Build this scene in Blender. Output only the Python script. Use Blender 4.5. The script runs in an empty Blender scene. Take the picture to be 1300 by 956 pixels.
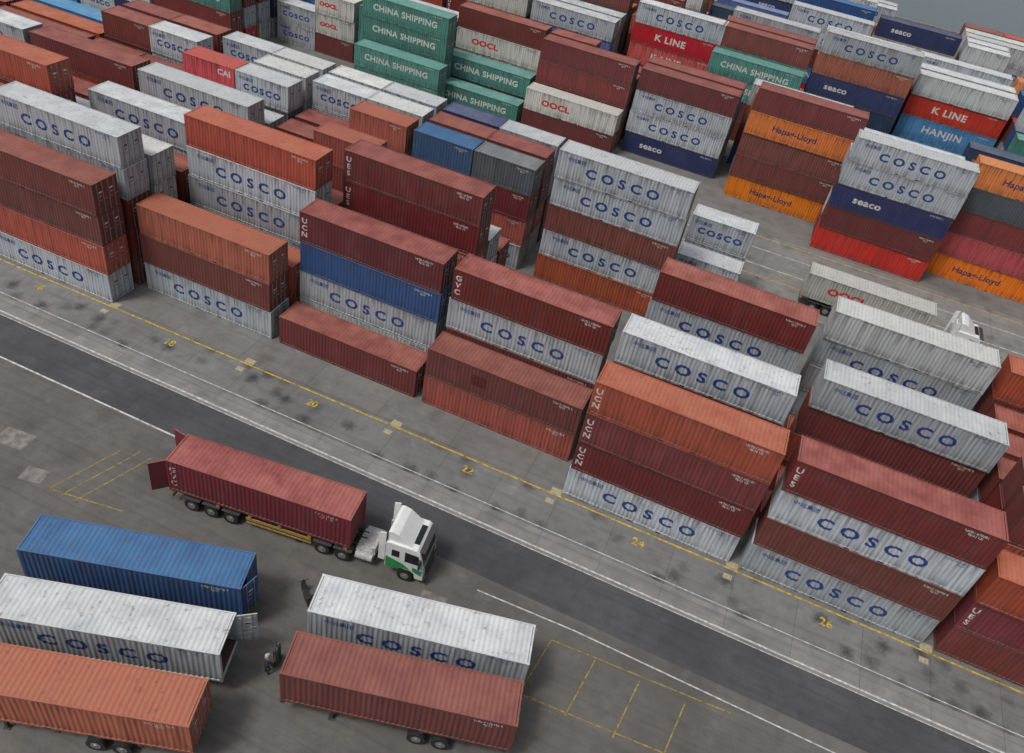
import bpy, bmesh, math, random
import numpy as np
from mathutils import Matrix, Vector
random.seed(7)
S=bpy.context.scene; COL=bpy.context.collection
P=12.9276; W=3.0542; HP=2.6955; L40=12.19; L20=6.06; WD=2.44; HC=2.675
# ---------------------------------------------------------------- camera
R=np.array([[0.912141,0.378938,0.156240],[0.352238,-0.529731,-0.771571],[-0.209611,0.758806,-0.616668]])
C=(56.8192,-39.8659,43.7635); FPX=1039.2
cam=bpy.data.objects.new('Camera',bpy.data.cameras.new('Camera')); COL.objects.link(cam); S.camera=cam
cam.matrix_world=Matrix([[R[0,0],-R[1,0],-R[2,0],C[0]],[R[0,1],-R[1,1],-R[2,1],C[1]],[R[0,2],-R[1,2],-R[2,2],C[2]],[0,0,0,1]])
cam.data.sensor_width=36; cam.data.lens=FPX*36/1300; cam.data.shift_y=-45/1300; cam.data.clip_end=6000; cam.data.clip_start=.5
# ---------------------------------------------------------------- world / light
w=bpy.data.worlds.new('World'); S.world=w; w.use_nodes=True; nt=w.node_tree
bg=nt.nodes['Background']; sky=nt.nodes.new('ShaderNodeTexSky'); sky.sky_type='NISHITA'; sky.sun_disc=False
EL=math.radians(60); AZ=math.radians(214)
sky.sun_elevation=EL; sky.sun_rotation=AZ; sky.dust_density=4; sky.air_density=1.0
hs=nt.nodes.new('ShaderNodeHueSaturation'); hs.inputs['Saturation'].default_value=.3
nt.links.new(sky.outputs[0],hs.inputs['Color']); nt.links.new(hs.outputs[0],bg.inputs[0]); bg.inputs[1].default_value=.112
sun=bpy.data.objects.new('sun',bpy.data.lights.new('sun','SUN')); COL.objects.link(sun)
sun.data.energy=1.5; sun.data.angle=math.radians(12); sun.data.color=(1,.97,.93)
sd=Vector((math.sin(AZ)*math.cos(EL),math.cos(AZ)*math.cos(EL),math.sin(EL)))
sun.rotation_euler=sd.to_track_quat('Z','Y').to_euler()
S.view_settings.view_transform='Standard'; S.view_settings.look='None'; S.view_settings.exposure=0
# ---------------------------------------------------------------- materials
def newmat(n,rough=.6,metal=0):
    m=bpy.data.materials.new(n); m.use_nodes=True; b=m.node_tree.nodes['Principled BSDF']
    b.inputs['Roughness'].default_value=rough; b.inputs['Metallic'].default_value=metal
    return m,m.node_tree,b
def N(nt,t,**k):
    n=nt.nodes.new(t)
    for a,b in k.items(): setattr(n,a,b)
    return n
def mixc(nt,fac,a,b,mode='MIX'):
    m=N(nt,'ShaderNodeMix',data_type='RGBA',blend_type=mode)
    for s,v in ((0,fac),(6,a),(7,b)):
        if hasattr(v,'links'): nt.links.new(v,m.inputs[s])
        else: m.inputs[s].default_value=v if s==0 else (*v,1)
    return m.outputs[2]
def math_(nt,op,a,b=0.0,c=None):
    m=N(nt,'ShaderNodeMath',operation=op)
    for s,v in ((0,a),(1,b),(2,c)):
        if v is None: continue
        if hasattr(v,'links'): nt.links.new(v,m.inputs[s])
        else: m.inputs[s].default_value=v
    return m.outputs[0]
def ramp(nt,v,p0,c0,p1,c1):
    r=N(nt,'ShaderNodeMapRange'); r.inputs[1].default_value=p0; r.inputs[2].default_value=p1; r.inputs[3].default_value=c0; r.inputs[4].default_value=c1
    nt.links.new(v,r.inputs[0]); return r.outputs[0]
def paint(name,col,top,rust=.35,var=.2):
    m,nt,b=newmat(name,.55)
    oi=N(nt,'ShaderNodeObjectInfo'); tc=N(nt,'ShaderNodeTexCoord'); cb=N(nt,'ShaderNodeCombineXYZ')
    r100=math_(nt,'MULTIPLY',oi.outputs['Random'],87.0)
    for i in range(3): nt.links.new(r100,cb.inputs[i])
    off=N(nt,'ShaderNodeVectorMath',operation='ADD'); nt.links.new(tc.outputs['Object'],off.inputs[0]); nt.links.new(cb.outputs[0],off.inputs[1])
    v=off.outputs[0]
    mp=N(nt,'ShaderNodeMapping'); mp.inputs['Scale'].default_value=(2.6,2.6,.2); nt.links.new(v,mp.inputs[0])
    st=N(nt,'ShaderNodeTexNoise'); st.inputs['Scale'].default_value=2; st.inputs['Detail'].default_value=5; nt.links.new(mp.outputs[0],st.inputs[0])
    n1=N(nt,'ShaderNodeTexNoise'); n1.inputs['Scale'].default_value=.7; n1.inputs['Detail'].default_value=7; n1.inputs['Roughness'].default_value=.62; nt.links.new(v,n1.inputs[0])
    n2=N(nt,'ShaderNodeTexNoise'); n2.inputs['Scale'].default_value=2.6; n2.inputs['Detail'].default_value=9; n2.inputs['Roughness'].default_value=.75; nt.links.new(v,n2.inputs[0])
    geo=N(nt,'ShaderNodeNewGeometry'); sx=N(nt,'ShaderNodeSeparateXYZ'); nt.links.new(geo.outputs['Normal'],sx.inputs[0])
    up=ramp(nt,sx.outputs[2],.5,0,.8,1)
    h=N(nt,'ShaderNodeHueSaturation'); h.inputs['Color'].default_value=(*col,1)
    so=N(nt,'ShaderNodeSeparateXYZ'); nt.links.new(tc.outputs['Object'],so.inputs[0])
    fl=math_(nt,'FLOOR',math_(nt,'MULTIPLY',so.outputs[0],.9)); wn=N(nt,'ShaderNodeTexWhiteNoise',noise_dimensions='1D'); nt.links.new(math_(nt,'ADD',fl,r100),wn.inputs['W'])
    val=math_(nt,'MULTIPLY',ramp(nt,oi.outputs['Random'],0,1-var,1,1+var*.9),ramp(nt,wn.outputs['Value'],0,.95,1,1.05))
    nt.links.new(val,h.inputs['Value'])
    r2=math_(nt,'FRACT',math_(nt,'MULTIPLY',oi.outputs['Random'],13.7))
    nt.links.new(ramp(nt,r2,0,.84,1,1.03),h.inputs['Saturation'])
    r3=math_(nt,'FRACT',math_(nt,'MULTIPLY',oi.outputs['Random'],31.3))
    nt.links.new(ramp(nt,r3,0,.491,1,.508),h.inputs['Hue'])
    side=mixc(nt,ramp(nt,st.outputs[0],.45,0,.72,.65),h.outputs[0],tuple(c*.5+.01 for c in col))
    side=mixc(nt,ramp(nt,n1.outputs[0],.54,0,.75,.12),side,tuple(min(1,c*.75+.12) for c in col))
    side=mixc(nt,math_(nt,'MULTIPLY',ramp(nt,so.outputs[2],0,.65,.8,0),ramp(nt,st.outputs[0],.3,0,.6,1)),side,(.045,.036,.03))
    side=mixc(nt,math_(nt,'MULTIPLY',ramp(nt,so.outputs[2],1.5,0,2.65,.5),ramp(nt,st.outputs[0],.45,0,.62,1)),side,(.085,.05,.035))
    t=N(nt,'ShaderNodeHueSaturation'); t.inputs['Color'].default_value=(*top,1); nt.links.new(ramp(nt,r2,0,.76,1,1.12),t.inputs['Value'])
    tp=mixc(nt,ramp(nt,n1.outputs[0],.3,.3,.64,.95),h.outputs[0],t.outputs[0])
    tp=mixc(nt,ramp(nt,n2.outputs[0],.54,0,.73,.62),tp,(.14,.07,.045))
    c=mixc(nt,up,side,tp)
    rr=ramp(nt,up,0,rust*.4,1,rust)
    c=mixc(nt,math_(nt,'MULTIPLY',ramp(nt,n2.outputs[0],.61,0,.68,1),rr),c,(.12,.047,.024))
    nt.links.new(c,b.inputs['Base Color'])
    nt.links.new(ramp(nt,n1.outputs[0],.3,.42,.7,.75),b.inputs['Roughness'])
    return m
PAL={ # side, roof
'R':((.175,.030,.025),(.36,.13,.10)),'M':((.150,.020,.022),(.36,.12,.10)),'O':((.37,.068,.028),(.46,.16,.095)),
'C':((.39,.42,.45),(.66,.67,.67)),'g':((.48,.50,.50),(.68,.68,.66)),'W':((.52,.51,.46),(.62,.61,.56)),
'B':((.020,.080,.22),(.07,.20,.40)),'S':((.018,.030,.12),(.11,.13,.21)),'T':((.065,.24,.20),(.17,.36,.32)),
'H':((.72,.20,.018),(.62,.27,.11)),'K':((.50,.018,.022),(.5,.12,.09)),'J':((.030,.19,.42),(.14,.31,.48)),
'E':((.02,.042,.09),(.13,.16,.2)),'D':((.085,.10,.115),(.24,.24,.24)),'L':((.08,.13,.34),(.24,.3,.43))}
PM={k:paint('container_paint_'+k,*v,rust=(.8 if k in 'CgW' else .55)) for k,v in PAL.items()}
def plain(n,col,rough=.6,metal=0,noise=.25,scale=6):
    m,nt,b=newmat(n,rough,metal)
    tc=N(nt,'ShaderNodeTexCoord'); t=N(nt,'ShaderNodeTexNoise'); t.inputs['Scale'].default_value=scale; t.inputs['Detail'].default_value=5
    nt.links.new(tc.outputs['Object'],t.inputs[0])
    nt.links.new(mixc(nt,ramp(nt,t.outputs[0],.35,0,.7,1),tuple(c*(1-noise) for c in col),tuple(min(1,c*(1+noise)) for c in col)),b.inputs['Base Color'])
    return m
LET={'blue':plain('lettering_blue',(.022,.05,.20)),'white':plain('lettering_white',(.62,.59,.55)),'red':plain('lettering_red',(.55,.03,.03)),'navy':plain('lettering_navy',(.02,.03,.12))}
STEEL=plain('door_gear_steel',(.30,.29,.28),.5,.3); DARK=plain('dark_rubber',(.02,.02,.021),.8); WOOD=plain('container_floor',(.10,.06,.035),.8); REPAINT=plain('repainted_panel',(.10,.014,.014),.7)
# ---------------------------------------------------------------- mesh helper
class MB:
    def __init__(s): s.v=[];s.f=[];s.m=[]
    def face(s,pts,mi): 
        n=len(s.v); s.v+=[tuple(p) for p in pts]; s.f.append(tuple(range(n,n+len(pts)))); s.m.append(mi)
    def box(s,x0,x1,y0,y1,z0,z1,mi=0,M=None):
        c=[(x0,y0,z0),(x1,y0,z0),(x1,y1,z0),(x0,y1,z0),(x0,y0,z1),(x1,y0,z1),(x1,y1,z1),(x0,y1,z1)]
        if M is not None: c=[tuple(M@Vector(p)) for p in c]
        n=len(s.v); s.v+=c
        for q in ((0,3,2,1),(4,5,6,7),(0,1,5,4),(1,2,6,5),(2,3,7,6),(3,0,4,7)): s.f.append(tuple(n+i for i in q)); s.m.append(mi)
    def cyl(s,c,r,h,axis='y',n=20,mi=0,r2=None):
        r2=r if r2 is None else r2; a=[];b=[]
        for k in range(n):
            t=2*math.pi*k/n; u,v=math.cos(t),math.sin(t)
            for rr,sg,l in ((r,-.5,a),(r2,.5,b)):
                d=(u*rr,sg*h,v*rr) if axis=='y' else ((u*rr,v*rr,sg*h) if axis=='z' else (sg*h,u*rr,v*rr))
                l.append((c[0]+d[0],c[1]+d[1],c[2]+d[2]))
        s.face(a,mi); s.face(b[::-1],mi)
        for k in range(n): s.face([a[k],a[(k+1)%n],b[(k+1)%n],b[k]],mi)
    def prism(s,prof,y0,y1,mi=0):
        s.face([(x,y0,z) for x,z in prof],mi); s.face([(x,y1,z) for x,z in prof][::-1],mi)
        for k in range(len(prof)):
            a=prof[k];b=prof[(k+1)%len(prof)]; s.face([(a[0],y0,a[1]),(a[0],y1,a[1]),(b[0],y1,b[1]),(b[0],y0,b[1])],mi)
    def mesh(s,name,mats,merge=False,bevel=0):
        me=bpy.data.meshes.new(name); me.from_pydata(s.v,[],s.f)
        for m in mats: me.materials.append(m)
        me.polygons.foreach_set('material_index',s.m); me.update()
        bm=bmesh.new(); bm.from_mesh(me)
        if merge or bevel: bmesh.ops.remove_doubles(bm,verts=bm.verts,dist=1e-4)
        if bevel: bmesh.ops.bevel(bm,geom=[e for e in bm.edges if e.is_manifold and e.calc_face_angle(0)>.3],offset=bevel,segments=2,affect='EDGES',profile=.6)
        bmesh.ops.recalc_face_normals(bm,faces=bm.faces) if (merge or bevel) else None
        bm.to_mesh(me); bm.free(); return me
def obj(name,me,loc=(0,0,0),rz=0,parent=None):
    o=bpy.data.objects.new(name,me); o.location=loc; o.rotation_euler=(0,0,rz); COL.objects.link(o)
    if parent: o.parent=parent
    return o
def empty(name,loc,rz=0):
    o=bpy.data.objects.new(name,None); o.location=loc; o.rotation_euler=(0,0,rz); COL.objects.link(o); return o
def textfaces(s,size,xs=1,bold=0,spacing=1,line=1,align='CENTER'):
    c=bpy.data.curves.new('t','FONT'); c.body=s; c.size=size; c.align_x=align; c.align_y='CENTER'; c.offset=bold; c.space_character=spacing; c.space_line=line; c.resolution_u=3
    o=bpy.data.objects.new('t',c); COL.objects.link(o); bpy.context.view_layer.update()
    me=bpy.data.meshes.new_from_object(o.evaluated_get(bpy.context.evaluated_depsgraph_get()))
    bpy.data.objects.remove(o); bpy.data.curves.remove(c)
    bm=bmesh.new(); bm.from_mesh(me); bpy.data.meshes.remove(me)
    for v in bm.verts: v.co.x*=xs
    return bm
# ---------------------------------------------------------------- containers
def breaks(L):
    x=.14; bx=[];by=[]; n=int((L-.28)/.28); step=(L-.28)/n; yo,yi=.014,.052
    for k in range(n):
        bx+= [x,x+step*.25,x+step*.5,x+step*.75]; by+=[yo,yo,yi,yi]; x+=step
    bx.append(L-.14); by.append(yo); return bx,by
ST=(1.32,.60,1.15,.012,1,1.0,'white')
LABEL={ # text,x frac,z,size,xs,bold,spacing,line
'C':[('COSCO',.50,1.26,1.16,1.22,.04,1.62,1,'blue'),('中远集团',.145,2.05,.42,1,.006,1,1,'blue'),('45G1',.90,2.2,.2,1,.002,1,1,'blue'),('COSU 812460 3',.875,2.42,.2,1,.002,1,1,'blue')],
'M':[('U\nE\nS',.035)+ST,('UESU 470381\n45G1 US',.87,2.2,.24,1,.003,1,1,'white')],
'G':[('G\nV\nC',.035)+ST,('GVCU 186024\n45G1 US',.87,2.2,.24,1,.003,1,1,'white')],
'N':[('U\nC\nN',.035)+ST,('UCNU 402177\n45G1 US',.87,2.2,.24,1,.003,1,1,'white')],
'R':[('TGHU 730442 2\n42G1',.88,2.2,.22,1,.002,1,1,'white')],'O':[('FSCU 651190 8\n42G1',.88,2.2,.22,1,.002,1,1,'white')],
'B':[('CRXU 255018 4\n42G1',.88,2.2,.22,1,.002,1,1,'white')],'g':[('CBHU 912245\n42G1',.88,2.2,.22,1,.002,1,1,'navy')],
'W':[('OOCL',.34,1.35,1.0,1.3,.05,1.05,1,'red'),('OOLU 536210 8',.87,2.3,.22,1,.002,1,1,'navy')],
'S':[('seaco',.3,1.4,1.05,1.2,.03,1.05,1,'white'),('SCZU 705512 1',.87,2.3,.22,1,.002,1,1,'white')],
'T':[('CHINA SHIPPING',.5,1.4,1.05,1.05,.03,1.1,1,'white'),('CCLU 631094 0',.87,2.4,.2,1,.002,1,1,'white')],
'H':[('Hapag-Lloyd',.45,1.35,.95,1.05,.02,1.02,1,'navy'),('HLXU 433320 7',.87,2.3,.22,1,.002,1,1,'navy')],
'K':[('K LINE',.45,1.35,1.2,1.15,.04,1.1,1,'white'),('KLFU 190551 2',.87,2.35,.22,1,.002,1,1,'white')],
'J':[('HANJIN',.47,1.35,1.2,1.15,.04,1.12,1,'white'),('HJCU 844129 5',.87,2.35,.22,1,.002,1,1,'white')],
'E':[('KIEN HUNG',.5,1.4,.9,1.1,.03,1.1,1,'white')],'D':[('TTNU 311874\n42G1',.85,2.2,.24,1,.003,1,1,'white')],
'L':[('CMA CGM',.5,1.4,1.1,1.1,.04,1.1,1,'white')],
'k':[('CAI',.8,1.9,.8,1.1,.03,1.1,1,'white')],'r':[('GESU 218804 6\n42G1',.88,2.2,.22,1,.002,1,1,'white')]}
PAINTOF={'G':'M','N':'M','n':'O','k':'K','r':'K','p':'R'}
LABEL['n']=LABEL['N']; LABEL['p']=LABEL['R']
TXT={}
def labelbm(L,spec):
    key=(L,spec[:8])
    if key in TXT: return TXT[key]
    s,xf,z,size,xs,bold,sp,ln,_=spec
    if L<7: 
        if size>.55 and len(s)>3 and '\n' not in s: size*=.72; xs*=.85 if len(s)>9 else 1; sp=min(sp,1.35)
        if len(s)>9 and size>.5: size*=.75
        if size<.3: size*=.85
        if xf<.06: xf=.075
        elif xf<.2: xf=.2
        if xf>.8: xf=.80
    bm=textfaces(s,size,xs,bold,sp,ln)
    for v in bm.verts: v.co=Vector((v.co.x+xf*L,0,v.co.y+z))
    bx,by=breaks(L)
    x0=min(v.co.x for v in bm.verts); x1=max(v.co.x for v in bm.verts)
    for x in bx:
        if x0<x<x1: bmesh.ops.bisect_plane(bm,geom=bm.verts[:]+bm.edges[:]+bm.faces[:],plane_co=(x,0,0),plane_no=(1,0,0),dist=1e-5)
    r=([ (v.co.x,float(np.interp(v.co.x,bx,by))-.005,v.co.z) for v in bm.verts],[])
    bm.verts.index_update()
    r[1].extend([tuple(v.index for v in f.verts) for f in bm.faces]); bm.free()
    TXT[key]=r; return r
CM={}
def cmesh(code,L=L40,opened=0,H=HC):
    key=(code,L,opened,H)
    if key in CM: return CM[key]
    b=MB(); bx,by=breaks(L)
    for k in range(len(bx)-1):
        for sgn in (0,1):
            ya,yb=by[k],by[k+1]
            if sgn: ya,yb=WD-ya,WD-yb
            b.face([(bx[k],ya,.15),(bx[k+1],yb,.15),(bx[k+1],yb,H-.09),(bx[k],ya,H-.09)],0)
        if code=='p' and .30*L<bx[k]<.40*L: b.face([(bx[k],by[k]-.004,.9),(bx[k+1],by[k+1]-.004,.9),(bx[k+1],by[k+1]-.004,1.9),(bx[k],by[k]-.004,1.9)],6)
        za,zb=H-.012-by[k]*.6,H-.012-by[k+1]*.6
        b.face([(bx[k],.06,za),(bx[k+1],.06,zb),(bx[k+1],WD-.06,zb),(bx[k],WD-.06,za)],0)
    for y0 in (0,WD-.07):
        b.box(.1,L-.1,y0,y0+.07,0,.15,0); b.box(.1,L-.1,y0,y0+.07,H-.09,H-.004,0)
    for x0 in (0,L-.14):
        for y0 in (0,WD-.14):
            b.box(x0+.004,x0+.136,y0+.004,y0+.136,.115,H-.115,0)
            b.box(x0-.002,x0+.165 if x0==0 else x0+.142,y0-.004,y0+.144,0,.115,0); b.box(x0-.002,x0+.142,y0-.004,y0+.144,H-.115,H+.003,0)
    for x0 in (.01,L-.11):
        b.box(x0,x0+.1,.14,WD-.14,0,.14,0); b.box(x0,x0+.1,.14,WD-.14,H-.1,H-.006,0)
    b.box(.14,L-.14,.07,WD-.07,.09,.135,3)
    if L>7:
        for y0 in (-.003,WD-.02):
            for xc in (L/2-1.05,L/2+1.05): b.box(xc-.18,xc+.18,y0,y0+.023,.02,.115,5)
    ny=9; ys=np.linspace(.14,WD-.14,ny*4+1)
    for k in range(ny*4):
        xa=(.02,.02,.055,.055)[k%4]; xb=(.02,.055,.055,.02)[k%4]
        b.face([(xa,ys[k],.14),(xb,ys[k+1],.14),(xb,ys[k+1],H-.1),(xa,ys[k],H-.1)],0)
    def leaf(M):
        b.box(0,1.07,-.02,.03,.14,H-.11,0,M)
        for z in np.linspace(.3,H-.55,5): b.box(.08,.99,-.035,-.02,z,z+.2,0,M)
        for x in (.28,.80):
            b.box(x-.02,x+.02,-.075,-.037,.08,H-.06,2,M)
            b.box(x-.05,x+.05,-.06,-.036,.2,.28,2,M); b.box(x-.05,x+.05,-.06,-.036,H-.35,H-.27,2,M)
            b.box(x,x+.3,-.09,-.078,1.15,1.2,2,M)
        b.box(.42,.72,-.0375,-.0355,1.72,1.86,4,M); b.box(.42,.66,-.0375,-.0355,1.45,1.5,4,M)
    X=L-.05
    if opened:
        angs={1:(-15,40),2:(62,-100),3:(150,20)}[opened]
        for y0,a in ((.13,angs[0]),(WD-.13,angs[1])):
            leaf(Matrix.Translation((X+.05,y0,0))@Matrix.Rotation(math.radians(a),4,'Z'))
    else:
        b.face([(X-.02,.14,.14),(X-.02,WD-.14,.14),(X-.02,WD-.14,H-.1),(X-.02,.14,H-.1)],2)
        leaf(Matrix.Translation((X,.145,0))@Matrix.Rotation(math.pi/2,4,'Z')); leaf(Matrix.Translation((X,1.225,0))@Matrix.Rotation(math.pi/2,4,'Z'))
    for spec in LABEL.get(code,[]):
        vs,fs=labelbm(L,spec)
        for back in (0,1):
            n=len(b.v); b.v+= [(x,y,z) if not back else (L-x,WD-y,z) for x,y,z in vs]
            for f in fs: b.f.append(tuple(n+i for i in f)); b.m.append(1 if spec[8]==LABEL[code][0][8] else 4)
    second='navy' if code in 'WCgH' else 'white'
    me=b.mesh('container_'+code,[PM[PAINTOF.get(code,code)],LET[LABEL[code][0][8]],STEEL,WOOD,LET[second],DARK,REPAINT])
    CM[key]=me; return me
def pix(x,y,z):
    c=R@(np.array((x,y,z))-np.array(C)); return 650+FPX*c[0]/c[2],433+FPX*c[1]/c[2]
def cont(code,x,y,z,L=L40,rz=0,opened=0,jit=True):
    if jit:   # do not build boxes far outside anything the photo could see
        u,v=pix(x+L/2,y+1.2,z+1.3)
        if u<-260 or u>1560 or v<-120 or v>1200: return
    j=(random.uniform(-.06,.06),random.uniform(-.05,.05)) if jit else (0,0)
    return obj('shipping_container',cmesh(code,L,opened),(x+j[0],y+j[1],z),rz+(random.gauss(0,.0018) if jit else 0))
occ={}
def stack(blk,i,row,codes,dx=0,dy=0):
    k=(blk,i,row); 
    if k in occ: return
    occ[k]=1
    x=blk[0]+math.floor(i)*P+(0 if i==math.floor(i) else 6.13)+dx
    L=L20 if isinstance(codes,tuple) or i!=math.floor(i) else L40
    for n,c in enumerate(codes): cont(c,x,blk[1]+row*W+dy,n*HP+.01,L)
POP='RRRRRRMMMGNOOOOOCCCCCCCCCCgggWWBBSTTHKrJELD'
def rnd(n): return ''.join(random.choice(POP) for _ in range(n))
def rnd_slot(blk,i,row,hmin,hmax,p20=.2):
    if (blk,i,row) in occ: return
    if random.random()<p20:
        stack(blk,i,row,tuple(rnd(random.randint(hmin,hmax)))); stack(blk,i+.5,row,tuple(rnd(random.randint(hmin,hmax)))); 
    else: stack(blk,i,row,rnd(random.randint(hmin,hmax)))
B1=(0,0)
def s(i,r,c,b=B1,dx=0,dy=0): stack(b,i,r,c,dx,dy)
s(0,0,'CORR'); s(0,1,'RRRCC'); s(0,2,'gggg'); s(0,4,'CCCC'); s(0,3,'RRR'); s(0,5,'RCR'); s(0,6,'CRRC'); s(0,7,'OCC')
s(0,8,tuple('RMRk')); s(.5,8,tuple('CDDC')); s(0,9,tuple('CRC')); s(.5,9,tuple('CCCg')); s(0,10,tuple('RCMC')); s(.5,10,tuple('RCCg'))
s(1,1,'CRO'); s(1,2,'OO'); s(1,3,'RCCCO'); s(1,4,'CCR'); s(1,5,'RO'); s(1,6,tuple('CR')); s(1.5,6,tuple('RgRO')); s(1,7,tuple('RCR')); s(1.5,7,tuple('CRC'))
s(1,8,tuple('CRM')); s(1.5,8,tuple('CRCO')); s(1,9,tuple('CRCC')); s(1.5,9,tuple('CCCg')); s(1,10,tuple('RCCg')); s(1.5,10,tuple('OCRC'))
s(2,1,'R'); s(2,2,'gCBN'); s(2,3,'C'); s(2,4,'CROMM'); s(2,5,'ggg'); s(2,6,'RR'); s(2,7,tuple('RC')); 
s(2,8,tuple('CCMB')); s(2.5,8,tuple('COMD')); s(2,9,tuple('CgCR')); s(2.5,9,tuple('gOMM')); s(2,10,tuple('CRES')); s(2.5,10,tuple('RRCC'))
s(3,1,'Op'); s(3,2,'RRCG'); s(3,8,'OCRCC',dx=1.1)
s(4,0,'CNNn'); s(4,2,'RRRC'); s(4,5,'COCR',dx=.4); s(4,3,'R'); s(4,6,'RO'); s(4,9,tuple('CC'),dx=.2,dy=.9); s(4,10,tuple('RCC'),dx=.3,dy=1.0)
s(5,0,'CRCM'); s(5,3,'RORC',dx=.7); s(5,1,'R'); s(5,4,'R',dx=.7); s(5,6,'CgCg',dx=.9); s(5,2,'R',dx=.7)
s(6,0,'RMO'); s(6,1,'RROR',dx=.5); s(6,2,'RRMR',dx=.7); s(6,3,'CCR',dx=.7); s(6,6,'RCRO',dx=.9); s(6,4,'RCR',dx=.8); s(6,5,'OMR',dx=.9)
s(-1,0,'CROC'); s(-1,1,'RCRC'); s(-1,2,'RRCR'); s(-1,3,'CRRRO'); s(-1,4,'RCC'); s(-1,5,'CRR'); s(-1,6,'CROR'); s(-1,7,'RRC'); s(-1,8,tuple('CRR')); s(-.5,8,tuple('gSM')); s(-1,9,tuple('CCRR')); s(-.5,9,tuple('RRCC')); s(-1,10,tuple('COCM'));s(-.5,10,tuple('RRDR'))
for i in (-2,-3,-4,7,8):
    for r in range(11): rnd_slot(B1,i,r,3,4,.3 if r>7 else 0)
B2=(0,49.2)
s(5,0,'rRSCC',B2,dx=-.3); s(6,1,'HrRDH',B2,dx=-.8); s(4,2,'HRRHR',B2,dx=1.2); s(3,3,'SCCR',B2); s(2,2,'RW',B2); s(2,3,'ORRR',B2); s(1,4,'WWWR',B2); s(1,2,'T',B2); s(1,3,'RT',B2)
s(0,2,'TTTT',B2,dx=2.2); s(0,1,'TT',B2,dx=3); s(0,3,'RTT',B2); s(-.5,3,tuple('RWW'),B2); s(-.5,4,tuple('WWW'),B2); s(-1,3,tuple('CC'),B2)
s(5,1,'RCRC',B2,dx=-.3); s(5,2,'CRB',B2); s(6,2,'CCRr',B2,dx=-.8); s(7,0,'CRH',B2); s(4,3,'RCRR',B2,dx=1.2); s(4,4,'CRCO',B2,dx=.8); s(3,4,'RRCR',B2)
for i in range(-6,11):
    for r in range(6):
        if i==5 and r<1 or i==6 and r<1 or i==4 and r<2 or i==3 and r<3 or i==2 and r<2 or i==1 and r<4 or i in (-1,0) and r<3: continue
        if (B2,i+.5,r) in occ or (B2,i,r) in occ: continue
        rnd_slot(B2,i,r,3,4,.15)
B3=(6,72.6)
s(3,0,'RRTT',B3); s(2,1,'RRKKC',B3,dx=1.2); s(5,2,'JJJKg',B3); s(4,1,'CRESOC',B3); s(3,1,'RRTTR',B3); s(5,3,'RCOKC',B3); s(4,2,'RRSOC',B3); s(1,1,'CCCC',B3); s(1,0,'RCLC',B3); s(3,2,'WWRRR',B3)
for i in range(-7,12):
    for r in range(6):
        if i in (2,4) and r<1 or i==5 and r<2: continue
        rnd_slot(B3,i,r,3,5,.12)
for bi,(bx,by) in enumerate(((0,97),(4,121),(2,147))):
    for i in range(-8,14):
        for r in range(6):
            if bi==0 and i>7 or bi==1 and i>4 or bi==2 and i>2: continue
            rnd_slot((bx,by),i,r,2,5,.12)
def fcont(code,bl,ang,z,opened=0,L=L40,flip=False):
    a=math.radians(ang); x=bl[0]+math.sin(a)*WD; y=bl[1]-math.cos(a)*WD
    if flip:
        x+=math.cos(a)*L-math.sin(a)*WD; y+=math.sin(a)*L+math.cos(a)*WD; a+=math.pi
    return cont(code,x,y,z,L,a,opened,False)
FC=[('B',(26.6,-20.25),16.9,2),('C',(28.0,-23.9),17.3,3),('C',(42.2,-16.1),13,0),('R',(42.9,-19.7),14.2,0),('O',(29.05,-27.4),17,0)]
for c,bl,an,op in FC: fcont(c,bl,an,1.3,op)
TA=7.4; TX,TY=29.25,-11.4
fcont('G',(TX,TY),TA,1.35,1,flip=True)
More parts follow.
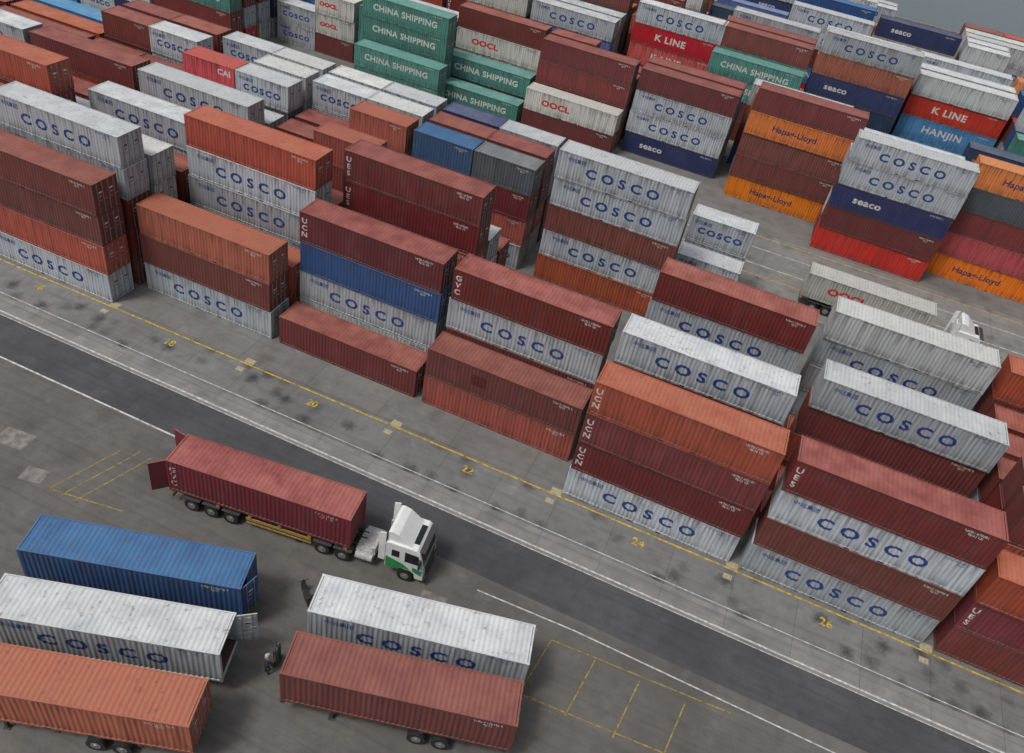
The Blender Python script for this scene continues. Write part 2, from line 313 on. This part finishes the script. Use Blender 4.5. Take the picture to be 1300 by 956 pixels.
# ---------------------------------------------------------------- ground
def groundmat(name,c1,c2,stain=.5,slab=0,scale=.15,vs=.42,big=.4):
    m,nt,b=newmat(name,.85); tc=N(nt,'ShaderNodeTexCoord'); v=tc.outputs['Object']
    def noise(sc,d=8,r=.6,vec=v):
        t=N(nt,'ShaderNodeTexNoise'); t.inputs['Scale'].default_value=sc; t.inputs['Detail'].default_value=d; t.inputs['Roughness'].default_value=r; nt.links.new(vec,t.inputs[0]); return t
    a=noise(scale); f=noise(9,8,.7); g=noise(1.1,6,.65)
    c=mixc(nt,ramp(nt,a.outputs[0],.35,0,.65,1),c1,c2)
    c=mixc(nt,ramp(nt,g.outputs[0],.46,0,.72,.45),c,tuple(x*.55 for x in c1))
    c=mixc(nt,ramp(nt,f.outputs[0],.3,.28,.75,0),c,tuple(x*.4 for x in c1))
    mp=N(nt,'ShaderNodeMapping'); mp.inputs['Scale'].default_value=(.03,1.6,1); nt.links.new(v,mp.inputs[0])
    tr=noise(1.5,5,.6,mp.outputs[0]); c=mixc(nt,ramp(nt,tr.outputs[0],.48,0,.72,.5),c,tuple(x*.58 for x in c1))
    sc_=noise(.45,9,.7); c=mixc(nt,ramp(nt,sc_.outputs[0],.56,0,.7,.35),c,tuple(min(1,x*1.35) for x in c2))
    if stain:
        dn=noise(1.6,7,.75); ad=N(nt,'ShaderNodeVectorMath',operation='MULTIPLY_ADD'); nt.links.new(dn.outputs['Color'],ad.inputs[0]); ad.inputs[1].default_value=(1.6,1.6,0); nt.links.new(v,ad.inputs[2])
        vo=N(nt,'ShaderNodeTexVoronoi'); vo.inputs['Scale'].default_value=vs; vo.inputs['Randomness'].default_value=.7; nt.links.new(ad.outputs[0],vo.inputs[0])
        msk=math_(nt,'MULTIPLY',ramp(nt,vo.outputs['Distance'],.05,1,big,0),ramp(nt,f.outputs[0],.25,1.15,.75,.6))
        c=mixc(nt,math_(nt,'MULTIPLY',msk,stain),c,(.028,.028,.03))
    if slab:
        br=N(nt,'ShaderNodeTexBrick'); br.offset=0; br.inputs['Scale'].default_value=1; br.inputs['Brick Width'].default_value=slab; br.inputs['Row Height'].default_value=slab; br.inputs['Mortar Size'].default_value=.02
        br.inputs['Color1'].default_value=(1,1,1,1); br.inputs['Color2'].default_value=(.84,.84,.84,1); br.inputs['Mortar'].default_value=(.45,.45,.45,1); nt.links.new(v,br.inputs[0])
        c=mixc(nt,.8,c,br.outputs[0],'MULTIPLY')
    nt.links.new(c,b.inputs['Base Color'])
    bu=N(nt,'ShaderNodeBump'); bu.inputs['Strength'].default_value=.25; bu.inputs['Distance'].default_value=.02; nt.links.new(f.outputs[0],bu.inputs['Height']); nt.links.new(bu.outputs[0],b.inputs['Normal'])
    return m
def sheet(name,x0,x1,y0,y1,z,mat):
    b=MB(); b.face([(x0,y0,z),(x1,y0,z),(x1,y1,z),(x0,y1,z)],0); return obj(name,b.mesh(name,[mat]))
sheet('ground',-2500,2500,-2500,2500,0,groundmat('concrete_yard',(.175,.172,.165),(.235,.23,.215),.4,6.1))
sheet('yard_lane_pavement',-300,400,-3.85,-.2,.004,groundmat('concrete_lane',(.18,.18,.178),(.24,.24,.235),1.0,4.3,.15,.62,.46))
sheet('concrete_strip_pavement',-300,400,-5.6,-3.85,.004,groundmat('concrete_strip',(.23,.228,.22),(.305,.30,.29),.3,4.3,.3))
sheet('asphalt_road',-300,400,-9.15,-5.6,.008,groundmat('asphalt',(.062,.062,.066),(.095,.095,.10),0))
sheet('apron_pavement',-300,400,-120,-9.15,.004,groundmat('apron_asphalt',(.115,.107,.10),(.165,.155,.145),.4,0,.12,.3,.4))
sheet('truck_lane_pavement',-300,400,34,48.6,.004,groundmat('concrete_lane2',(.22,.215,.205),(.285,.28,.268),.45,6,.15,.5))
YEL=plain('yellow_road_paint',(.50,.33,.04),.8,0,.5,3); WHI=plain('white_road_paint',(.52,.52,.51),.8,0,.4,3); PAD=plain('corner_pad_paint',(.38,.33,.22),.8); DYEL=plain('worn_yellow_paint',(.29,.22,.06),.8,0,.5,4); PATCH=plain('fresh_concrete_patch',(.21,.195,.175),.9,0,.35,2)
b=MB()
def line(x0,y0,x1,y1,wd,mi,z=.013):
    d=Vector((x1-x0,y1-y0,0)).normalized(); n=Vector((-d.y,d.x,0))*wd/2
    b.face([(x0-n.x,y0-n.y,z),(x1-n.x,y1-n.y,z),(x1+n.x,y1+n.y,z),(x0+n.x,y0+n.y,z)],mi)
line(-200,-.4,300,-.4,.13,0); line(-200,-5.3,300,-5.3,.13,1); line(-200,-3.6,300,-3.6,.07,1,.014); line(-200,-5.62,300,-5.62,.06,1,.014); line(-60,-9.15,29,-9.15,.13,1)
line(49.6,-10.2,56.1,-9.95,.09,1); line(56.1,-9.95,80,-10.2,.09,1); line(49.6,-12,54,-11.0,.08,3)
for y in (34.2,38.9,47.6): line(-100,y,200,y,.12,0,.012)
for y in (41.2,44.8): line(-100,y,200,y,.12,1,.012)
for k in range(12): line(46+k*5,38.9,48.5+k*5,41.2,.12,3,.011)
for k in range(4):
    x=54.5+k*2.8; line(x,-15.2,x+.5,-11.2,.08,3)
line(54.5,-15.2,64,-14.6,.08,3,.016); line(55,-11.2,66,-10.6,.08,3,.016)
for k in range(3): line(22.5+k*1.0,-16.6,24+k*1.0,-11.4,.08,3)
line(22.5,-16.6,27.5,-15.8,.08,3,.016)
for i in range(-6,12):
    x=i*P-.55
    b.face([(x-.3,-.3,.011),(x+.5,-.3,.011),(x+.5,.25,.011),(x-.3,.25,.011)],2); b.face([(x-.35,-1.35,.011),(x+.25,-1.35,.011),(x+.25,-.9,.011),(x-.35,-.9,.011)],2)
for (x,y,sx,sy,r) in ((20.9,-16.2,1.5,1.1,.2),(19.2,-18.6,1.3,1.0,.25),(17.5,-14.5,2.2,1.4,.1),(47.5,-12.2,1.6,1.0,.1),(33.5,-8.2,.7,.7,0)):
    M=Matrix.Translation((x,y,0))@Matrix.Rotation(r,4,'Z'); b.face([tuple(M@Vector(p)) for p in ((-sx/2,-sy/2,.0145),(sx/2,-sy/2,.0145),(sx/2,sy/2,.0145),(-sx/2,sy/2,.0145))],4)
for k in range(-3,10):
    bm=textfaces(str(16+2*k),.9,1,.015)
    n=len(b.v); bm.verts.index_update(); b.v+=[(v.co.x+k*P+6.1,v.co.y-1.5,.013) for v in bm.verts]
    for f in bm.faces: b.f.append(tuple(n+v.index for v in f.verts)); b.m.append(0)
    bm.free()
obj('road_markings',b.mesh('road_markings',[YEL,WHI,PAD,DYEL,PATCH]))
m,nt,bb=newmat('sea_water',.12); bb.inputs['Base Color'].default_value=(.06,.085,.09,1)
t=N(nt,'ShaderNodeTexNoise'); t.inputs['Scale'].default_value=.4; t.inputs['Detail'].default_value=6; tc=N(nt,'ShaderNodeTexCoord'); nt.links.new(tc.outputs['Object'],t.inputs[0]); bu=N(nt,'ShaderNodeBump'); bu.inputs['Strength'].default_value=.6; nt.links.new(t.outputs[0],bu.inputs['Height']); nt.links.new(bu.outputs[0],bb.inputs['Normal'])
sheet('sea_water',-2500,2500,170,2500,.01,m)
b=MB(); b.box(-2500,2500,169.2,170,0,.5,0); obj('quay_wall',b.mesh('quay_wall',[PATCH]))
# ---------------------------------------------------------------- trucks
WHITEP=plain('cab_white_paint',(.74,.75,.74),.35,0,.06,2); GLASS=plain('cab_glass',(.015,.018,.022),.08); GREEN=plain('cab_green_stripe',(.025,.30,.09),.4); CHAS=plain('chassis_yellow_paint',(.36,.22,.06),.6); FR=plain('chassis_dark_steel',(.05,.05,.052),.6); RUB=plain('tyre_rubber',(.018,.018,.018),.85); RIM=plain('wheel_rim',(.35,.35,.34),.4,.6); GREYP=plain('deck_grey',(.42,.42,.42),.6)
def part(par,name,b,mats,bevel=0): 
    return obj(name,b.mesh(name,mats,bevel=bevel),parent=par)
def wheels(b,x,dual=True):
    for s_ in (-1,1):
        yc=s_*(1.0 if dual else 1.08); wd=.56 if dual else .32
        b.cyl((x,yc,.5),.5,wd,'y',24,0); b.cyl((x,yc+s_*(wd/2+.004),.5),.27,.02,'y',16,1); b.cyl((x,yc+s_*(wd/2+.02),.5),.12,.05,'y',10,1)
def truck(name,origin,ang,col=CHAS):
    e=empty(name,(origin[0],origin[1],0),math.radians(ang))
    b=MB()
    for s_ in (-1,1): b.box(.1,12.1,s_*.42-.07,s_*.42+.07,.98,1.28,0); b.box(5.2,9.6,s_*1.12-.04,s_*1.12+.04,.75,.95,0); b.box(5.2,9.6,s_*1.12-.03,s_*1.12+.03,.45,.55,0)
    for x in (.0,3.2,5.4,7.4,9.4,11.8): b.box(x,x+.22,-1.2,1.2,1.08,1.33,0)
    part(e,'trailer_chassis',b,[col])
    b=MB(); q=.7
    for x in (1.5,2.85,4.2): wheels(b,x); b.cyl((x,0,.5),.08,1.7,'y',8,1)
    for x in (10.4,11.75): wheels(b,x)
    wheels(b,15.15+q,False); part(e,'wheels',b,[RUB,RIM])
    b=MB()
    for s_ in (-1,1):
        b.box(8.6,8.75,s_*.9-.07,s_*.9+.07,.1,1.1,0); b.box(8.5,8.85,s_*.9-.15,s_*.9+.15,.05,.1,0)
        b.box(9.8,16.2+q,s_*.4-.05,s_*.4+.05,.72,.96,0)
        for x in (1.5,2.85,4.2,10.4,11.75): b.box(x-.6,x+.6,s_*1.0-.3,s_*1.0+.3,1.02,1.05,0)
    b.box(.05,.15,-1.1,1.1,.55,.7,0); part(e,'frame_and_landing_legs',b,[FR])
    b=MB(); b.box(12.45,13.6,-.85,.85,.97,1.02,0); b.cyl((13.1,-.95,.8),.28,1.1,'x',14,0); b.cyl((13.1,.95,.8),.28,1.1,'x',14,0); b.cyl((14.2,.7,1.9),.09,1.9,'z',10,0); b.box(13.55,13.75,-.9,.3,1.0,1.7,0); part(e,'deck_and_fuel_tanks',b,[GREYP])
    b=MB(); b.cyl((12.5,-.2,1.5),.04,.9,'x',8,0); b.cyl((12.5,.1,1.7),.04,.9,'x',8,0); part(e,'air_hoses',b,[DARK])
    b=MB(); b.prism([(14.05+q-.25,.95),(14.05+q-.25,3.15),(14.2+q-.25,3.25),(15.75+q,3.22),(15.98+q,3.0),(16.28+q,1.8),(16.32+q,.55),(15.8+q,.5),(15.7+q,.95),(15.45+q,1.12),(14.85+q,1.12),(14.6+q,.95)],-1.24,1.24,0)
    part(e,'cab_body',b,[WHITEP],bevel=.05)
    b=MB(); b.prism([(13.85+q,3.24),(13.85+q,4.0),(14.05+q,4.08),(14.5+q,3.95),(15.3+q,3.3),(15.4+q,3.24)],-1.08,1.08,0)
    for y in (-1.23,1.17): b.prism([(13.35+q,1.4),(13.35+q,3.9),(13.78+q,4.05),(13.78+q,1.4)],y,y+.06,0)
    part(e,'roof_air_deflector',b,[WHITEP],bevel=.03)
    b=MB(); n=.014
    b.face([(16.0+q+n,-1.08,2.93),(16.0+q+n,1.08,2.93),(16.26+q+n,1.14,1.92),(16.26+q+n,-1.14,1.92)],0)
    for s_ in (-1,1):
        y=s_*1.248; b.face([(15.05+q,y,1.9),(16.1+q,y,1.9),(15.9+q,y,2.75),(15.05+q,y,2.8)],0); b.face([(14.2+q,y,2.1),(14.7+q,y,2.1),(14.7+q,y,2.7),(14.2+q,y,2.7)],0)
    b.box(15.40+q,15.74+q,-.75,.75,3.22,3.27,0)
    part(e,'windscreen_and_windows',b,[GLASS])
    b=MB()
    for s_ in (-1,1):
        y=s_*1.252; b.face([(13.85+q,y,1.0),(14.5+q,y,1.0),(14.9+q,y,1.2),(15.45+q,y,1.25),(15.0+q,y,1.6),(13.85+q,y,1.95)],0); b.face([(15.6+q,y,1.2),(16.2+q,y,.95),(16.2+q,y,1.4),(15.6+q,y,1.6)],0)
    b.face([(16.325+q,-1.1,1.64),(16.325+q,1.1,1.64),(16.30+q,1.1,1.8),(16.30+q,-1.1,1.8)],0)
    part(e,'green_livery_stripe',b,[GREEN])
    b=MB(); b.box(16.3+q,16.42+q,-1.22,1.22,.35,.8,0); b.box(16.29+q,16.34+q,-.85,.85,.95,1.6,0)
    for s_ in (-1,1): b.box(16.0+q,16.15+q,min(s_*1.22,s_*1.5),max(s_*1.22,s_*1.5),2.3,2.38,0); b.box(15.98+q,16.1+q,s_*1.4-.12,s_*1.4+.12,1.85,2.6,0)
    b.box(15.9+q,16.25+q,-1.15,1.15,3.05,3.11,0)
    part(e,'bumper_grille_and_mirrors',b,[FR],bevel=.01)
    b=MB()
    for s_ in (-1,1): b.box(16.4+q,16.44+q,s_*.9-.18,s_*.9+.18,.5,.68,0)
    part(e,'headlamps',b,[RIM])
    return e
a=math.radians(TA)
truck('container_truck',(TX+math.sin(a)*WD/2,TY-math.cos(a)*WD/2),TA)
truck('container_truck',(64.3,35.6+WD/2),0)
cont('W',64.3,35.6,1.35,jit=False)
def semitrailer(bl,ang):
    a=math.radians(ang); e=empty('semi_trailer',(bl[0]+math.sin(a)*WD/2,bl[1]-math.cos(a)*WD/2,0),a)
    b=MB()
    for s_ in (-1,1): b.box(.1,12.1,s_*.42-.07,s_*.42+.07,.95,1.25,0)
    for x in (.0,3.2,5.4,7.4,9.4,11.8): b.box(x,x+.22,-1.2,1.2,1.05,1.285,0)
    part(e,'trailer_chassis',b,[FR]); b=MB()
    for x in (8.6,7.3): wheels(b,x)
    part(e,'wheels',b,[RUB,RIM]); b=MB()
    for s_ in (-1,1): b.box(2.6,2.75,s_*.9-.07,s_*.9+.07,.06,1.1,0); b.box(2.5,2.85,s_*.9-.15,s_*.9+.15,.02,.06,0)
    part(e,'landing_legs',b,[FR])
for c,bl,an,op in FC: semitrailer(bl,an)
# ---------------------------------------------------------------- people
SKIN=plain('skin',(.38,.22,.15),.6); CLO=plain('work_trousers',(.03,.035,.05),.9); VEST=plain('work_vest',(.12,.05,.04),.8); SHIRT=plain('dark_shirt',(.04,.05,.08),.9); HAT=plain('hard_hat',(.5,.48,.4),.4); BOOT=plain('boots',(.02,.015,.012),.8)
def skinmesh(V,E,rad,sub=2):
    me=bpy.data.meshes.new('sk'); me.from_pydata(V,E,[]); o=bpy.data.objects.new('sk',me); COL.objects.link(o)
    md=o.modifiers.new('s','SKIN'); sv=me.skin_vertices[0].data
    for k,r in enumerate(rad): sv[k].radius=(r,r) if not isinstance(r,tuple) else r
    sv[0].use_root=True
    ss=o.modifiers.new('u','SUBSURF'); ss.levels=sub; ss.render_levels=sub
    bpy.context.view_layer.update()
    r=bpy.data.meshes.new_from_object(o.evaluated_get(bpy.context.evaluated_depsgraph_get())); bpy.data.objects.remove(o); return r
def worker(x,y,rz,bend=.15,vest=VEST):
    e=empty('dock_worker',(x,y,0),rz)
    f=lambda z:bend*max(0,z-.95)
    V=[(0,0,.96),(f(1.2),0,1.2),(f(1.42),0,1.42),(f(1.54),0,1.53),
       (0,.1,.90),(.05,.11,.50),(.0,.11,.09),(.15,.12,.05),(0,-.1,.90),(.10,-.11,.50),(-.04,-.11,.10),(.12,-.12,.05),
       (f(1.42),.19,1.40),(.05+f(1.1),.25,1.12),(.25+f(1),.21,.98),(f(1.42),-.19,1.40),(.08+f(1.1),-.25,1.12),(.30+f(1.1),-.18,1.05)]
    E=[(0,1),(1,2),(2,3),(0,4),(4,5),(5,6),(6,7),(0,8),(8,9),(9,10),(10,11),(2,12),(12,13),(13,14),(2,15),(15,16),(16,17)]
    r=[(.15,.11),(.14,.10),(.16,.11),.05,.095,.065,.045,.04,.095,.065,.045,.04,.065,.048,.032,.065,.048,.032]
    me=skinmesh(V,E,r)
    for m_ in (CLO,vest,SKIN,BOOT,SHIRT): me.materials.append(m_)
    for p in me.polygons:
        c=p.center; p.material_index=3 if c.z<.12 else 0 if c.z<.93 and abs(c.y)<.2 and c.x<.22 else 2 if (c.x>.2+f(1) and c.z<1.15 or c.z>1.49) else 4 if abs(c.y)>.2 else 1; p.use_smooth=True
    obj('body',me,parent=e)
    hx=f(1.68)+.02
    bm=bmesh.new(); bmesh.ops.create_uvsphere(bm,u_segments=16,v_segments=12,radius=.105)
    for v in bm.verts: v.co.z*=1.2; v.co.y*=.85; v.co.x+= .02 if v.co.z<0 and v.co.x>0 else 0
    mm=bpy.data.meshes.new('head'); bm.to_mesh(mm); bm.free(); mm.materials.append(SKIN); obj('head',mm,(hx,0,1.64),parent=e)
    b=MB(); b.cyl((hx+.11,0,1.63),.018,.05,'z',8,0,.008); b.cyl((hx,.093,1.64),.03,.02,'y',8,0); b.cyl((hx,-.093,1.64),.03,.02,'y',8,0); part(e,'nose_and_ears',b,[SKIN])
    b=MB(); b.box(hx+.095,hx+.108,.025,.045,1.655,1.665,0); b.box(hx+.095,hx+.108,-.045,-.025,1.655,1.665,0); b.box(hx+.098,hx+.108,-.025,.025,1.575,1.583,0); part(e,'eyes_and_mouth',b,[BOOT])
    b=MB(); b.cyl((hx,0,1.70),.125,.03,'z',20,0); b.cyl((hx,0,1.75),.12,.08,'z',20,0,.10); b.cyl((hx,0,1.80),.10,.03,'z',20,0,.05); b.box(hx+.08,hx+.17,-.06,.06,1.69,1.70,0); part(e,'hard_hat',b,[HAT])
    for hi in (14,17):
        p=Vector(V[hi]); fv=[tuple(p)];fe=[];fr=[.03]
        for k in range(4):
            a0=p+Vector((.07,(k-1.5)*.02,-.01)); a1=a0+Vector((.04,0,-.015)); a2=a1+Vector((.015,0,-.03)); n=len(fv); fv+= [tuple(a0),tuple(a1),tuple(a2)]; fe+=[(0,n),(n,n+1),(n+1,n+2)]; fr+=[.01,.009,.008]
        n=len(fv); fv+=[tuple(p+Vector((.03,.035,0))),tuple(p+Vector((.065,.05,-.01)))]; fe+=[(0,n),(n,n+1)]; fr+=[.012,.009]
        hm=skinmesh(fv,fe,fr,1); hm.materials.append(SKIN); obj('hand',hm,parent=e)
    return e
worker(41.6,-20.6,math.radians(80),.1,SHIRT)
e=empty('gas_cylinder_trolley',(41.75,-19.75,0),.3); b=MB()
for y in (-.14,.14): b.cyl((0,y,.85),.115,1.3,'z',16,0); b.cyl((0,y,1.54),.115,.1,'z',16,0,.05); b.cyl((0,y,1.63),.03,.1,'z',8,1)
part(e,'gas_cylinders',b,[FR,RIM]); b=MB(); b.box(-.15,.15,-.28,.28,.16,.2,0); b.box(-.17,-.13,-.28,-.24,.2,1.5,0); b.box(-.17,-.13,.24,.28,.2,1.5,0); b.box(-.17,-.13,-.28,.28,1.46,1.5,0); b.cyl((-.15,-.33,.18),.18,.07,'y',16,0); b.cyl((-.15,.33,.18),.18,.07,'y',16,0); part(e,'trolley_frame',b,[FR])
e=empty('motor_scooter',(40.75,-15.6,0),2.4); b=MB(); b.cyl((-.6,0,.26),.26,.11,'y',20,0); b.cyl((.6,0,.26),.26,.1,'y',20,0); part(e,'wheels',b,[RUB])
b=MB(); b.prism([(-.75,.45),(-.7,.72),(-.05,.74),(.05,.35),(.3,.32),(.5,.9),(.58,.9),(.6,.4),(.3,.22),(-.3,.22)],-.14,.14,0); part(e,'body_shell',b,[FR],bevel=.03)
b=MB(); b.box(-.72,-.05,-.13,.13,.74,.82,0); b.cyl((.5,0,1.0),.02,.62,'y',8,0); b.cyl((.54,0,.95),.03,.2,'z',8,0); b.cyl((.6,0,.9),.07,.06,'x',10,1); part(e,'seat_and_handlebar',b,[DARK,RIM])
